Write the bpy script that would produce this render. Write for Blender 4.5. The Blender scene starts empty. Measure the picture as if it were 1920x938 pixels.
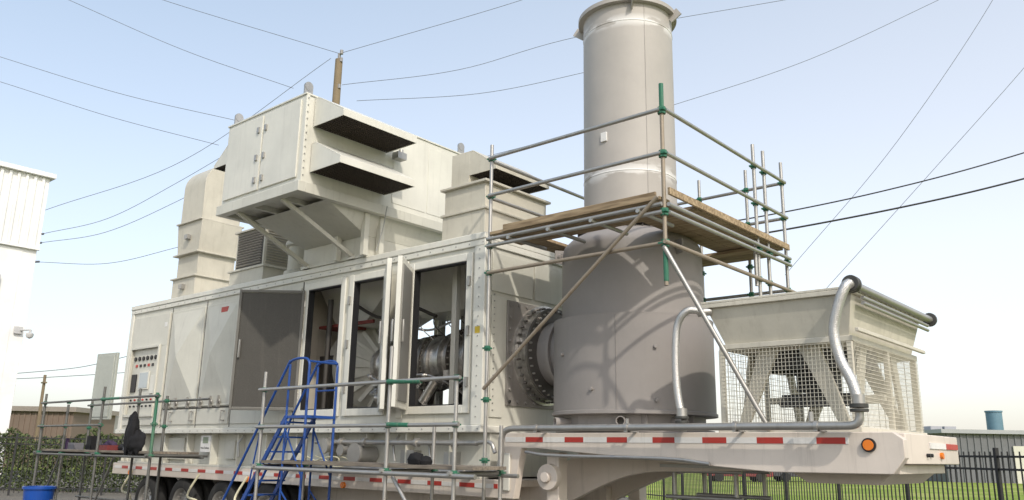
import bpy, math, random
from mathutils import Vector, Matrix
random.seed(7)
V=Vector
# ------------------------------------------------------------------ helpers
class MB:
    def __init__(s): s.v=[];s.f=[];s.m=[]
    def add(s,vs,fs,m=0):
        o=len(s.v); s.v+= [tuple(p) for p in vs]; s.f+=[tuple(o+i for i in f) for f in fs]; s.m+=[m]*len(fs)
    def box(s,x0,x1,y0,y1,z0,z1,m=0):
        if x0>x1:x0,x1=x1,x0
        if y0>y1:y0,y1=y1,y0
        if z0>z1:z0,z1=z1,z0
        s.add([(x0,y0,z0),(x1,y0,z0),(x1,y1,z0),(x0,y1,z0),(x0,y0,z1),(x1,y0,z1),(x1,y1,z1),(x0,y1,z1)],
              [(0,3,2,1),(4,5,6,7),(0,1,5,4),(1,2,6,5),(2,3,7,6),(3,0,4,7)],m)
    def obox(s,c,ux,hx,hy,z0,z1,m=0):
        ux=V((ux[0],ux[1],0)).normalized(); uy=V((-ux.y,ux.x,0)); c=V((c[0],c[1],0)); P=[]
        for z in (z0,z1):
            for a,b in ((-1,-1),(1,-1),(1,1),(-1,1)):
                q=c+ux*hx*a+uy*hy*b; P.append((q.x,q.y,z))
        s.add(P,[(0,3,2,1),(4,5,6,7),(0,1,5,4),(1,2,6,5),(2,3,7,6),(3,0,4,7)],m)
    def beam(s,p0,p1,w,h,m=0,up=(0,0,1)):
        p0=V(p0);p1=V(p1);d=(p1-p0).normalized(); up=V(up)
        if abs(d.dot(up))>.98: up=V((1,0,0))
        a=d.cross(up).normalized()*w/2; b=a.cross(d).normalized()*h/2
        P=[p0-a-b,p0+a-b,p0+a+b,p0-a+b,p1-a-b,p1+a-b,p1+a+b,p1-a+b]
        s.add(P,[(0,1,2,3),(7,6,5,4),(0,4,5,1),(1,5,6,2),(2,6,7,3),(3,7,4,0)],m)
    def cyl(s,p0,p1,r0,r1=None,n=16,m=0,caps=True):
        if r1 is None:r1=r0
        p0=V(p0);p1=V(p1);d=(p1-p0).normalized(); u=V((0,0,1)) if abs(d.z)<.9 else V((1,0,0))
        a=d.cross(u).normalized(); b=d.cross(a); P=[]
        for p,r in ((p0,r0),(p1,r1)):
            for i in range(n):
                t=2*math.pi*i/n; P.append(p+a*r*math.cos(t)+b*r*math.sin(t))
        F=[(i,i+n,(i+1)%n+n,(i+1)%n) for i in range(n)]
        if caps: F+=[tuple(range(n)),tuple(range(2*n-1,n-1,-1))]
        s.add(P,F,m)
    def path(s,pts,r,n=8,m=0):
        pts=[V(p) for p in pts]; P=[];F=[]; N=len(pts); a=None
        for i,p in enumerate(pts):
            d=(pts[min(i+1,N-1)]-pts[max(i-1,0)]).normalized()
            if a is None:
                u=V((0,0,1)) if abs(d.z)<.9 else V((1,0,0)); a=d.cross(u).normalized()
            else:
                a=(a-d*a.dot(d)).normalized()
            b=d.cross(a); rr=r[i] if isinstance(r,list) else r
            for k in range(n):
                t=2*math.pi*k/n; P.append(p+a*rr*math.cos(t)+b*rr*math.sin(t))
        for i in range(N-1):
            for k in range(n):
                F.append((i*n+k,(i+1)*n+k,(i+1)*n+(k+1)%n,i*n+(k+1)%n))
        F+=[tuple(range(n)),tuple(range(N*n-1,(N-1)*n-1,-1))]
        s.add(P,F,m)
    def lathe(s,c,axis,prof,n=64,m=0):
        c=V(c);d=V(axis).normalized(); u=V((0,0,1)) if abs(d.z)<.9 else V((1,0,0))
        a=d.cross(u).normalized(); b=d.cross(a); P=[];F=[]
        for r,t in prof:
            for k in range(n):
                q=2*math.pi*k/n; P.append(c+d*t+a*r*math.cos(q)+b*r*math.sin(q))
        for i in range(len(prof)-1):
            for k in range(n): F.append((i*n+k,(i+1)*n+k,(i+1)*n+(k+1)%n,i*n+(k+1)%n))
        s.add(P,F,m)
    def prism(s,poly,ax,a,b,m=0):
        n=len(poly)
        def mk(p,t):
            return {'x':(t,p[0],p[1]),'y':(p[0],t,p[1]),'z':(p[0],p[1],t)}[ax]
        P=[mk(p,a) for p in poly]+[mk(p,b) for p in poly]
        s.add(P,[tuple(range(n)),tuple(range(2*n-1,n-1,-1))]+[(i,i+n,(i+1)%n+n,(i+1)%n) for i in range(n)],m)
    def frus(s,r0,z0,r1,z1,m=0):
        P=[(r0[0],r0[2],z0),(r0[1],r0[2],z0),(r0[1],r0[3],z0),(r0[0],r0[3],z0),(r1[0],r1[2],z1),(r1[1],r1[2],z1),(r1[1],r1[3],z1),(r1[0],r1[3],z1)]
        s.add(P,[(0,3,2,1),(4,5,6,7),(0,1,5,4),(1,2,6,5),(2,3,7,6),(3,0,4,7)],m)
    def make(s,name,parent,mats,bevel=0,ang=35,disp=None):
        me=bpy.data.meshes.new(name); me.from_pydata(s.v,[],s.f)
        if not isinstance(mats,(list,tuple)): mats=[mats]
        for mt in mats: me.materials.append(mt)
        me.polygons.foreach_set("material_index",s.m)
        import bmesh
        bm=bmesh.new(); bm.from_mesh(me); bmesh.ops.recalc_face_normals(bm,faces=bm.faces); bm.to_mesh(me); bm.free()
        me.polygons.foreach_set("use_smooth",[True]*len(me.polygons)); me.set_sharp_from_angle(angle=math.radians(ang))
        o=bpy.data.objects.new(name,me); bpy.context.collection.objects.link(o)
        if parent: o.parent=parent
        if bevel:
            b=o.modifiers.new("b","BEVEL"); b.width=bevel; b.segments=2; b.limit_method='ANGLE'; b.angle_limit=math.radians(40); b.harden_normals=False
        return o
def empty(name):
    o=bpy.data.objects.new(name,None); bpy.context.collection.objects.link(o); o.empty_display_size=.2; return o
def bez(p0,p1,p2,n=20):
    p0,p1,p2=V(p0),V(p1),V(p2); return [p0*(1-t)**2+p1*2*t*(1-t)+p2*t*t for t in [i/n for i in range(n+1)]]
def spl(pts,n=8):
    pts=[V(p) for p in pts]; Q=[pts[0]*2-pts[1]]+pts+[pts[-1]*2-pts[-2]]; out=[]
    for i in range(1,len(Q)-2):
        a,b,c,d=Q[i-1:i+3]
        for k in range(n):
            t=k/n; out.append(.5*((2*b)+(c-a)*t+(2*a-5*b+4*c-d)*t*t+(3*b-a-3*c+d)*t**3))
    out.append(pts[-1]); return out
# ------------------------------------------------------------------ materials
def nt(name):
    m=bpy.data.materials.new(name); m.use_nodes=True; t=m.node_tree; b=t.nodes["Principled BSDF"]; return m,t,b
def paint(name,col,rough=.5,metal=0,var=.12,dirt=.25,dirtcol=(.16,.14,.12),scale=1.2,bump=.02,spec=.4,col2=None,fine=0):
    m,t,b=nt(name); N=t.nodes; L=t.links
    tc=N.new("ShaderNodeTexCoord"); 
    n1=N.new("ShaderNodeTexNoise"); n1.inputs["Scale"].default_value=scale; n1.inputs["Detail"].default_value=8; n1.inputs["Roughness"].default_value=.65
    L.new(tc.outputs["Object"],n1.inputs["Vector"])
    mp=N.new("ShaderNodeMapping"); mp.inputs["Scale"].default_value=(7,7,.55); L.new(tc.outputs["Object"],mp.inputs["Vector"])
    n2=N.new("ShaderNodeTexNoise"); n2.inputs["Scale"].default_value=1.4; n2.inputs["Detail"].default_value=7; n2.inputs["Roughness"].default_value=.7
    L.new(mp.outputs[0],n2.inputs["Vector"])
    r1=N.new("ShaderNodeMapRange"); r1.inputs[1].default_value=.3; r1.inputs[2].default_value=.7; L.new(n1.outputs[0],r1.inputs[0])
    mx=N.new("ShaderNodeMix"); mx.data_type='RGBA'; L.new(r1.outputs[0],mx.inputs[0])
    c=V(col); c2=V(col2) if col2 else c*(1-var)
    mx.inputs[6].default_value=(*(c2),1); mx.inputs[7].default_value=(*(c if col2 else c*(1+var*.4)),1)
    r2=N.new("ShaderNodeMapRange"); r2.inputs[1].default_value=.54; r2.inputs[2].default_value=.8; r2.inputs[4].default_value=dirt; L.new(n2.outputs[0],r2.inputs[0])
    m2=N.new("ShaderNodeMix"); m2.data_type='RGBA'; L.new(r2.outputs[0],m2.inputs[0]); L.new(mx.outputs[2],m2.inputs[6]); m2.inputs[7].default_value=(*dirtcol,1)
    L.new(m2.outputs[2],b.inputs["Base Color"])
    rr=N.new("ShaderNodeMapRange"); rr.inputs[3].default_value=max(rough-.1,.05); rr.inputs[4].default_value=min(rough+.12,1); L.new(n1.outputs[0],rr.inputs[0]); L.new(rr.outputs[0],b.inputs["Roughness"])
    b.inputs["Metallic"].default_value=metal; b.inputs["Specular IOR Level"].default_value=spec
    if bump:
        n3=N.new("ShaderNodeTexNoise"); n3.inputs["Scale"].default_value=3 if not fine else fine; n3.inputs["Detail"].default_value=3; L.new(tc.outputs["Object"],n3.inputs["Vector"])
        bp=N.new("ShaderNodeBump"); bp.inputs["Strength"].default_value=.5; bp.inputs["Distance"].default_value=bump; L.new(n3.outputs[0],bp.inputs["Height"]); L.new(bp.outputs[0],b.inputs["Normal"])
    return m
WHT=paint("cream_paint",(.58,.57,.505),.36,dirt=.30,bump=.012)
WHT2=paint("cream_trim_paint",(.67,.66,.595),.34,dirt=.2,bump=.006)
TAN=paint("sandy_galvanized_duct",(.55,.52,.44),.5,dirt=.38,dirtcol=(.2,.17,.12),var=.18)
GRY=paint("warm_grey_primer",(.275,.255,.242),.6,dirt=.22,dirtcol=(.20,.19,.18),var=.10,bump=.006)
BLK=paint("black_paint",(.02,.02,.022),.5,dirt=.1)
DRK=paint("dark_interior",(.06,.054,.048),.6,dirt=.3)
INT=paint("interior_lining",(.56,.52,.45),.7,dirt=.5)
STL=paint("galvanized_steel",(.42,.41,.39),.42,metal=.7,dirt=.4,scale=6,dirtcol=(.2,.17,.13))
STL2=paint("bright_steel",(.74,.72,.69),.3,metal=.85,dirt=.6,scale=9,dirtcol=(.12,.09,.07),fine=30,bump=.01,var=.4)
RUST=paint("rusty_scaffold_tube",(.32,.27,.21),.6,metal=.4,dirt=.5,scale=8,dirtcol=(.22,.10,.05))
GRN=paint("green_coupler",(.03,.15,.09),.5,dirt=.5,dirtcol=(.3,.28,.22),scale=9)
BLU=paint("blue_paint",(.015,.065,.27),.4,dirt=.3,dirtcol=(.1,.12,.2))
RED=paint("red_reflective",(.42,.04,.03),.4,dirt=.3)
WHR=paint("white_reflective",(.72,.71,.69),.4,dirt=.3)
ORG=paint("amber_lens",(.75,.2,.02),.25,dirt=.1)
TYR=paint("tyre_rubber",(.03,.03,.03),.85,dirt=.4,dirtcol=(.15,.13,.1))
TRL=paint("trailer_cream_paint",(.66,.59,.52),.4,dirt=.4,bump=.006)
BRZ=paint("braided_hose_metal",(.58,.57,.55),.36,metal=.8,dirt=.3,scale=40,fine=140,bump=.012)
PERF=paint("perforated_liner",(.068,.064,.056),.6,dirt=.2,var=.3,scale=70)
TEAL=paint("teal_tank_paint",(.12,.22,.27),.5)
CHAR=paint("brown_metal_cladding",(.20,.15,.12),.7,dirt=.3)
GBLD=paint("grey_cladding",(.15,.155,.17),.6,dirt=.2)
BWHT=paint("white_cladding",(.82,.82,.81),.5,dirt=.08,bump=.004)
BROWN=paint("brown_treated_wood",(.22,.17,.11),.8,dirt=.4)
CLOTH=paint("black_cloth",(.012,.012,.014),.95,dirt=0)
YEL=paint("pale_hose",(.65,.62,.45),.5)
DECAL=paint("yellow_decal",(.62,.45,.05),.5)
def woodmat(name,c1,c2):
    m,t,b=nt(name); N=t.nodes;L=t.links
    tc=N.new("ShaderNodeTexCoord"); mp=N.new("ShaderNodeMapping"); mp.inputs["Scale"].default_value=(1.5,14,14); L.new(tc.outputs["Object"],mp.inputs[0])
    n=N.new("ShaderNodeTexNoise"); n.inputs["Scale"].default_value=2; n.inputs["Detail"].default_value=8; L.new(mp.outputs[0],n.inputs["Vector"])
    cr=N.new("ShaderNodeValToRGB"); cr.color_ramp.elements[0].position=.32; cr.color_ramp.elements[0].color=(*c1,1); cr.color_ramp.elements[1].position=.7; cr.color_ramp.elements[1].color=(*c2,1)
    L.new(n.outputs[0],cr.inputs[0]); 
    g=N.new("ShaderNodeNewGeometry"); mr=N.new("ShaderNodeMapRange"); mr.inputs[3].default_value=.6; mr.inputs[4].default_value=1.1; L.new(g.outputs["Random Per Island"],mr.inputs[0])
    vm=N.new("ShaderNodeVectorMath"); vm.operation='SCALE'; L.new(cr.outputs[0],vm.inputs[0]); L.new(mr.outputs[0],vm.inputs[3]); L.new(vm.outputs[0],b.inputs["Base Color"]); b.inputs["Roughness"].default_value=.8; return m
WOOD=woodmat("scaffold_plank_wood",(.20,.14,.08),(.46,.35,.22)); WOOD2=woodmat("weathered_board",(.13,.11,.09),(.27,.23,.18))
def stackmat():
    m=paint("stack_grey_primer",(.40,.375,.35),.55,dirt=.14,dirtcol=(.30,.28,.26),var=.10,bump=.006); t=m.node_tree; N=t.nodes;L=t.links; b=N["Principled BSDF"]
    src=b.inputs["Base Color"].links[0].from_socket
    tc=N.new("ShaderNodeTexCoord"); sp=N.new("ShaderNodeSeparateXYZ"); L.new(tc.outputs["Object"],sp.inputs[0])
    ns=N.new("ShaderNodeTexNoise"); ns.inputs["Scale"].default_value=2.2; ns.inputs["Detail"].default_value=6; mp=N.new("ShaderNodeMapping"); mp.inputs["Scale"].default_value=(1,1,3); L.new(tc.outputs["Object"],mp.inputs[0]); L.new(mp.outputs[0],ns.inputs["Vector"])
    tot=None
    for zc,w in ((5.62,.15),(8.02,.12)):
        a=N.new("ShaderNodeMath"); a.operation='SUBTRACT'; L.new(sp.outputs[2],a.inputs[0]); a.inputs[1].default_value=zc
        c=N.new("ShaderNodeMath"); c.operation='ABSOLUTE'; L.new(a.outputs[0],c.inputs[0])
        d=N.new("ShaderNodeMapRange"); d.inputs[1].default_value=w; d.inputs[2].default_value=0; d.inputs[3].default_value=0; d.inputs[4].default_value=1; L.new(c.outputs[0],d.inputs[0])
        if tot is None: tot=d.outputs[0]
        else:
            e=N.new("ShaderNodeMath"); e.operation='ADD'; L.new(tot,e.inputs[0]); L.new(d.outputs[0],e.inputs[1]); tot=e.outputs[0]
    k=N.new("ShaderNodeMapRange"); k.inputs[1].default_value=.45; k.inputs[2].default_value=.52; L.new(ns.outputs[0],k.inputs[0])
    g=N.new("ShaderNodeMath"); g.operation='MULTIPLY'; L.new(tot,g.inputs[0]); L.new(k.outputs[0],g.inputs[1])
    mx=N.new("ShaderNodeMix"); mx.data_type='RGBA'; L.new(g.outputs[0],mx.inputs[0]); L.new(src,mx.inputs[6]); mx.inputs[7].default_value=(.68,.67,.66,1); L.new(mx.outputs[2],b.inputs["Base Color"])
    return m
STK=stackmat()
def groundmat(name,c1,c2,c3,s):
    m,t,b=nt(name); N=t.nodes;L=t.links; tc=N.new("ShaderNodeTexCoord")
    n=N.new("ShaderNodeTexNoise"); n.inputs["Scale"].default_value=s; n.inputs["Detail"].default_value=10; n.inputs["Roughness"].default_value=.7; L.new(tc.outputs["Object"],n.inputs["Vector"])
    n2=N.new("ShaderNodeTexNoise"); n2.inputs["Scale"].default_value=s*.06; n2.inputs["Detail"].default_value=4; L.new(tc.outputs["Object"],n2.inputs["Vector"])
    cr=N.new("ShaderNodeValToRGB"); cr.color_ramp.elements[0].position=.35; cr.color_ramp.elements[0].color=(*c1,1); cr.color_ramp.elements[1].position=.68; cr.color_ramp.elements[1].color=(*c2,1); L.new(n.outputs[0],cr.inputs[0])
    mx=N.new("ShaderNodeMix"); mx.data_type='RGBA'; r=N.new("ShaderNodeMapRange"); r.inputs[1].default_value=.4; r.inputs[2].default_value=.65; L.new(n2.outputs[0],r.inputs[0]); L.new(r.outputs[0],mx.inputs[0]); L.new(cr.outputs[0],mx.inputs[6]); mx.inputs[7].default_value=(*c3,1)
    L.new(mx.outputs[2],b.inputs["Base Color"]); b.inputs["Roughness"].default_value=.95; b.inputs["Specular IOR Level"].default_value=.15
    bp=N.new("ShaderNodeBump"); bp.inputs["Distance"].default_value=.05; L.new(n.outputs[0],bp.inputs["Height"]); L.new(bp.outputs[0],b.inputs["Normal"]); return m
GRASS=groundmat("grass",(.14,.22,.03),(.27,.34,.06),(.32,.35,.10),5)
ASPH=groundmat("gravel_pavement",(.10,.095,.085),(.22,.205,.18),(.18,.165,.14),8)
def leafmat():
    m,t,b=nt("hedge_leaves"); N=t.nodes;L=t.links; g=N.new("ShaderNodeNewGeometry"); cr=N.new("ShaderNodeValToRGB")
    cr.color_ramp.elements[0].color=(.03,.05,.015,1); cr.color_ramp.elements[1].color=(.11,.14,.045,1); L.new(g.outputs["Random Per Island"],cr.inputs[0]); L.new(cr.outputs[0],b.inputs["Base Color"]); b.inputs["Roughness"].default_value=.7; return m
LEAF=leafmat()
# ------------------------------------------------------------------ camera
f_=1550.; pt=math.atan(381/1550); rl=math.radians(1.0)
fh=V((-0.656,0.755,0)).normalized(); rt=V((fh.y,-fh.x,0)); up=V((0,0,1))
Fv=fh*math.cos(pt)+up*math.sin(pt); Uv=up*math.cos(pt)-fh*math.sin(pt)
R2=rt*math.cos(rl)+Uv*math.sin(rl); U2=Uv*math.cos(rl)-rt*math.sin(rl)
cam=bpy.data.cameras.new("camera"); co=bpy.data.objects.new("camera",cam); bpy.context.collection.objects.link(co)
mt=Matrix((R2,U2,-Fv)).transposed().to_4x4(); mt.translation=V((0,0,1.6)); co.matrix_world=mt
cam.lens=36*f_/1920; cam.sensor_width=36; cam.clip_end=3000; cam.clip_start=.05
bpy.context.scene.camera=co
def G(D,l): return fh*D+rt*l
# ------------------------------------------------------------------ light
sc=bpy.context.scene
w=bpy.data.worlds.new("World"); sc.world=w; w.use_nodes=True; N=w.node_tree.nodes; L=w.node_tree.links
bg=N["Background"]; sky=N.new("ShaderNodeTexSky"); sky.sky_type='NISHITA'; sky.sun_disc=False
sdir=V((0.88,-0.47,0)).normalized(); el=math.radians(40)
sky.sun_elevation=el; sky.sun_rotation=math.atan2(sdir.x,sdir.y); sky.air_density=1.0; sky.dust_density=3.0; sky.ozone_density=1.5
# summer haze added on top of the clear-sky model: stronger near the horizon and toward the hazy east side
tc=N.new("ShaderNodeTexCoord"); sp=N.new("ShaderNodeSeparateXYZ"); L.new(tc.outputs["Generated"],sp.inputs[0])
mz=N.new("ShaderNodeMapRange"); mz.interpolation_type='SMOOTHSTEP'; mz.inputs[1].default_value=-.05; mz.inputs[2].default_value=.75; mz.inputs[3].default_value=1; mz.inputs[4].default_value=0; L.new(sp.outputs[2],mz.inputs[0])
dt=N.new("ShaderNodeVectorMath"); dt.operation='DOT_PRODUCT'; L.new(tc.outputs["Generated"],dt.inputs[0]); dt.inputs[1].default_value=(rt.x,rt.y,0)
ma=N.new("ShaderNodeMapRange"); ma.interpolation_type='SMOOTHSTEP'; ma.inputs[1].default_value=-.8; ma.inputs[2].default_value=.75; L.new(dt.outputs["Value"],ma.inputs[0])
ad=N.new("ShaderNodeMath"); ad.operation='MULTIPLY_ADD'; L.new(ma.outputs[0],ad.inputs[0]); ad.inputs[1].default_value=.45; 
mm=N.new("ShaderNodeMath"); mm.operation='MULTIPLY'; L.new(mz.outputs[0],mm.inputs[0]); mm.inputs[1].default_value=.8; L.new(mm.outputs[0],ad.inputs[2]); ad.use_clamp=True
hz=N.new("ShaderNodeMix"); hz.data_type='RGBA'; L.new(ad.outputs[0],hz.inputs[0]); hz.inputs[6].default_value=(1.75,2.35,2.8,1); hz.inputs[7].default_value=(4.9,4.6,4.2,1)
sm=N.new("ShaderNodeVectorMath"); sm.operation='ADD'; L.new(sky.outputs[0],sm.inputs[0]); L.new(hz.outputs[2],sm.inputs[1])
L.new(sm.outputs[0],bg.inputs[0]); bg.inputs[1].default_value=.137
sl=bpy.data.lights.new("sun","SUN"); sl.energy=2.35; sl.angle=math.radians(1.2); sl.color=(1,.93,.82)
so=bpy.data.objects.new("sun",sl); bpy.context.collection.objects.link(so); sd=V((sdir.x*math.cos(el),sdir.y*math.cos(el),math.sin(el)))
so.rotation_euler=sd.to_track_quat('Z','Y').to_euler(); so.location=(0,0,30)
sc.view_settings.view_transform='Standard'; sc.view_settings.look='None'; sc.view_settings.exposure=0
# ------------------------------------------------------------------ ground
b=MB(); b.add([(-900,-900,0),(900,-900,0),(900,900,0),(-900,900,0)],[(0,1,2,3)]); b.make("ground",None,GRASS)
b=MB(); b.add([(-60,-30,.004),(30,-30,.004),(14,1,.004),(-2.0,15.1,.004),(-15.5,26.6,.004),(-36,40,.004),(-60,40,.004)],[tuple(range(7))]); b.make("pavement",None,ASPH)
# ------------------------------------------------------------------ enclosure
E=empty("turbine_generator_enclosure")
Y0=8.8;X0=-19.5;X1=-8.17;YB=11.7
O=[(-12.5,-11.55),(-11.2,-10.38),(-9.68,-8.52)]; zo0,zo1=2.27,4.42
b=MB()
b.box(X0,X1,Y0,Y0+.1,1.98,zo0); b.box(X0,X1,Y0,Y0+.1,zo1,4.72)
for a,c in ((X0,O[0][0]),(O[0][1],O[1][0]),(O[1][1],O[2][0]),(O[2][1],X1)): b.box(a,c,Y0,Y0+.1,zo0,zo1)
b.box(X1-.1,X1-.003,Y0+.1,YB,1.98,4.72); b.box(X0+.003,X0+.1,Y0+.1,YB,1.98,4.72)
b.make("outer_walls",E,WHT,.006)
b=MB()
b.box(X0+.1,-12.9,YB-.1,YB,1.98,4.72); b.box(-11.3,X1-.1,YB-.1,YB,1.98,4.72); b.box(-12.9,-11.3,YB-.1,YB,1.98,2.5); b.box(-12.9,-11.3,YB-.1,YB,4.55,4.72); b.box(-12.14,-12.04,YB-.1,YB,2.5,4.55)
b.box(X0+.1,X1-.1,Y0+.1,YB-.1,1.98,2.05); b.box(-13.2,-13.1,Y0+.1,YB-.1,2.05,4.72)
b.make("inner_lining",E,INT)
b=MB(); b.box(X0-.03,X1+.03,Y0-.05,YB+.05,4.72,4.82); b.box(X0-.02,X1+.02,Y0-.035,Y0,4.62,4.72); b.box(X1,X1+.03,Y0,YB,4.62,4.72)
b.box(X0-.04,X1+.04,Y0-.06,YB+.05,1.88,1.98)
b.make("roof_and_floor_trim",E,WHT2,.012)
b=MB()
b.box(-8.36,-8.14,Y0-.035,Y0+.12,1.98,4.62)
b.box(X0-.02,X0+.12,Y0-.03,Y0+.1,1.98,4.62)
for a,c in O:
    b.box(a-.12,a,Y0-.04,Y0,zo0-.12,zo1+.12); b.box(c,c+.12,Y0-.04,Y0,zo0-.12,zo1+.12)
    b.box(a,c,Y0-.04,Y0,zo1,zo1+.12); b.box(a,c,Y0-.04,Y0,zo0-.12,zo0)
b.box(-9.98,-9.84,Y0-.03,Y0,2.1,4.6); 
b.make("door_frames",E,WHT2,.01)
b=MB()
for a,c in O:
    b.box(a,a+.018,Y0-.03,Y0+.09,zo0,zo1); b.box(c-.018,c,Y0-.03,Y0+.09,zo0,zo1); b.box(a+.018,c-.018,Y0-.03,Y0+.09,zo1-.018,zo1); b.box(a+.018,c-.018,Y0-.03,Y0+.09,zo0,zo0+.018)
b.make("door_seals",E,BLK)
b=MB()
def panel(x0,x1,z0,z1,cr=0):
    y=Y0-.022
    b.box(x0,x1,y,Y0-.001,z0,z1)
    if cr:
        xm,zm=(x0+x1)/2,(z0+z1)/2; i=.05
        b.add([(x0+i,y-.001,z0+i),(x1-i,y-.001,z0+i),(x1-i,y-.001,z1-i),(x0+i,y-.001,z1-i),(xm,y-cr,zm)],[(0,1,4),(1,2,4),(2,3,4),(3,0,4)])
panel(-17.52,-16.14,2.42,4.5,.19); panel(-16.06,-14.86,2.42,4.5,.17); panel(-14.78,-12.75,2.42,4.5,.08)
panel(-17.52,-16.14,2.06,2.36); panel(-16.06,-14.86,2.06,2.36); panel(-14.78,-12.75,2.06,2.36)
b.box(-19.3,-17.6,Y0-.04,Y0-.001,3.78,4.5); b.box(-19.3,-19.2,Y0-.04,Y0-.001,2.06,3.78); b.box(-17.9,-17.6,Y0-.04,Y0-.001,2.06,3.78); b.box(-19.2,-17.9,Y0-.04,Y0-.001,2.06,2.28)
for x0,x1 in ((-19.24,-19.18),(-17.92,-17.86)): b.box(x0,x1,Y0-.08,Y0-.04,2.24,3.82)
b.box(-19.18,-17.92,Y0-.08,Y0-.04,3.76,3.82); b.box(-19.18,-17.92,Y0-.08,Y0-.04,2.24,2.30)
for y0,y1 in ((8.95,9.9),(9.96,10.85),(10.9,11.6)): b.box(X1-.002,X1+.02,y0,y1,3.95,4.55); 
b.box(X1-.002,X1+.02,8.95,9.22,2.1,3.88)
b.make("door_panels",E,WHT,.006,ang=5)
b=MB()
for x in (-17.56,-16.10,-14.82,-12.71): b.box(x-.014,x+.014,Y0-.004,Y0-.001,2.0,4.6)
b.box(-17.52,-12.75,Y0-.006,Y0-.002,2.375,2.405)
b.make("panel_gaskets",E,DRK)
b=MB(); b.box(-8.31,-8.21,Y0-.039,Y0-.036,3.3,3.4,0); b.box(-9.96,-9.86,Y0-.034,Y0-.031,3.6,3.7,1); b.box(-12.68,-12.64,Y0-.03,Y0-.002,3.9,4.0,0); b.box(-17.8,-17.68,Y0-.045,Y0-.041,4.2,4.3,1); b.make("warning_stickers",E,[DECAL,WHR])
b=MB()
b.box(-18.75,-18.3,Y0-.03,Y0-.002,2.85,3.25,1); b.box(-18.72,-18.33,Y0-.036,Y0-.03,2.88,3.22,2)
for i in range(6):
    x=-19.05+i*.19; b.cyl((x,Y0-.03,3.55),(x,Y0-.002,3.55),.05,m=0,n=12)
    b.cyl((x,Y0-.035,2.62),(x,Y0-.002,2.62),.022,m=3 if i%2 else 0,n=10); b.cyl((x,Y0-.035,2.48),(x,Y0-.002,2.48),.022,m=0,n=10)
    if i<5: b.box(x+.04,x+.12,Y0-.02,Y0-.002,3.36,3.42,3 if i%3==0 else 0)
b.box(-19.12,-18.9,Y0-.03,Y0-.002,2.8,3.2,0); b.box(-18.2,-18.0,Y0-.03,Y0-.002,2.75,3.15,1)
b.box(-15.45,-15.2,Y0-.05,Y0-.03,4.28,4.4,3)
b.make("control_panel_instruments",E,[BLK,WHT2,paint("screen_glass",(.45,.5,.52),.15),RED],.003)
b=MB()
for x in (-17.35,-17.2,-16.9,-16.4,-15.9,-15.5,-15.2):
    for z in (2.5,): b.lathe((x,Y0-.07,z),(0,1,0),[(.05,0),(.055,.02),(.035,.03),(.03,0)],12); b.box(x-.012,x+.012,Y0-.09,Y0-.02,z-.11,z+.11)
for x in (-17.05,-16.2,-15.0): 
    b.cyl((x,Y0-.1,2.12),(x,Y0-.1,2.32),.012,n=8); b.box(x-.02,x+.02,Y0-.1,Y0-.02,2.12,2.14); b.box(x-.02,x+.02,Y0-.1,Y0-.02,2.3,2.32)
for x in (-8.44,-9.74,-11.28,-10.28):
    for z in (2.6,3.35,4.1): b.box(x-.025,x+.025,Y0-.075,Y0-.04,z-.07,z+.07)
for i in range(40):
    x=X0+.2+i*.285; b.cyl((x,Y0-.065,1.93),(x,Y0-.05,1.93),.013,n=6); b.cyl((x,Y0-.045,4.67),(x,Y0-.03,4.67),.010,n=6)
for i in range(18): b.cyl((-8.25,Y0-.045,2.1+i*.145),(-8.25,Y0-.03,2.1+i*.145),.010,n=6); b.cyl((X1+.02,9.0,2.2+i*.1),(X1+.035,9.0,2.2+i*.1),.01,n=6)
b.make("latches_and_bolts",E,STL)
EDG=paint("door_inner_liner",(.24,.235,.22),.5); EDG2=paint("door_dark_edge",(.15,.145,.13),.5)
def door(name,h,fr,z0,z1,dark=0,th=.07):
    h=V((h[0],h[1],0)); fr=V((fr[0],fr[1],0)); c=(h+fr)/2; u=(fr-h); L_=u.length; u.normalize()
    b=MB(); b.obox(c,u,L_/2,th/2,z0,z1,0)
    n=V((-u.y,u.x,0))
    for s in (1,-1):
        off=n*s*(th/2)
        if dark:
            b.obox(c+off+n*s*.003,u,L_/2-.045,.003,z0+.055,z1-.055,1)
            for e in (-1,1): b.obox(c+off+n*s*.012+u*e*(L_/2-.022),u,.022,.014,z0,z1,2)
            for zz in (z0+.027,z1-.027): b.obox(c+off+n*s*.012,u,L_/2-.046,.014,zz-.022,zz+.022,2)
        else:
            b.obox(c+off+n*s*.008,u,L_/2-.09,.008,z0+.1,z1-.1,2 if s>0 else 0)
    q=fr-u*.09; 
    for s in (1,-1): b.beam(q+n*s*.08+up*(z0+.85*(z1-z0)/2),q+n*s*.08+up*(z0+1.15*(z1-z0)/2),.03,.03,3); 
    for zz in (z0+.25,(z0+z1)/2+.25,z1-.25): b.cyl(h+up*(zz-.06),h+up*(zz+.06),.035,n=10,m=3)
    b.make(name,E,[WHT2,PERF,EDG2 if dark else EDG,STL],.006)
door("open_door_perforated",(-12.6,8.77),(-13.50,8.00),2.26,4.42,1)
door("open_door_middle",(-10.32,8.74),(-9.58,8.15),2.2,4.5)
door("open_door_turbine_bay",(-9.72,8.72),(-9.20,8.03),2.22,4.46)
b=MB(); b.box(X1,X1+.03,9.3,10.95,2.28,3.86,0)
for i in range(9):
    y=9.36+i*.19
    for z in (2.34,3.8): b.cyl((X1+.03,y,z),(X1+.055,y,z),.025,n=6)
    for y_ in (9.36,10.89): b.cyl((X1+.03,y_,2.34+i*.18),(X1+.055,y_,2.34+i*.18),.025,n=6)
b.make("exhaust_flange_plate",E,paint("mill_scale_plate",(.30,.28,.26),.5,metal=.4,dirt=.5,scale=5),.004)
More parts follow.
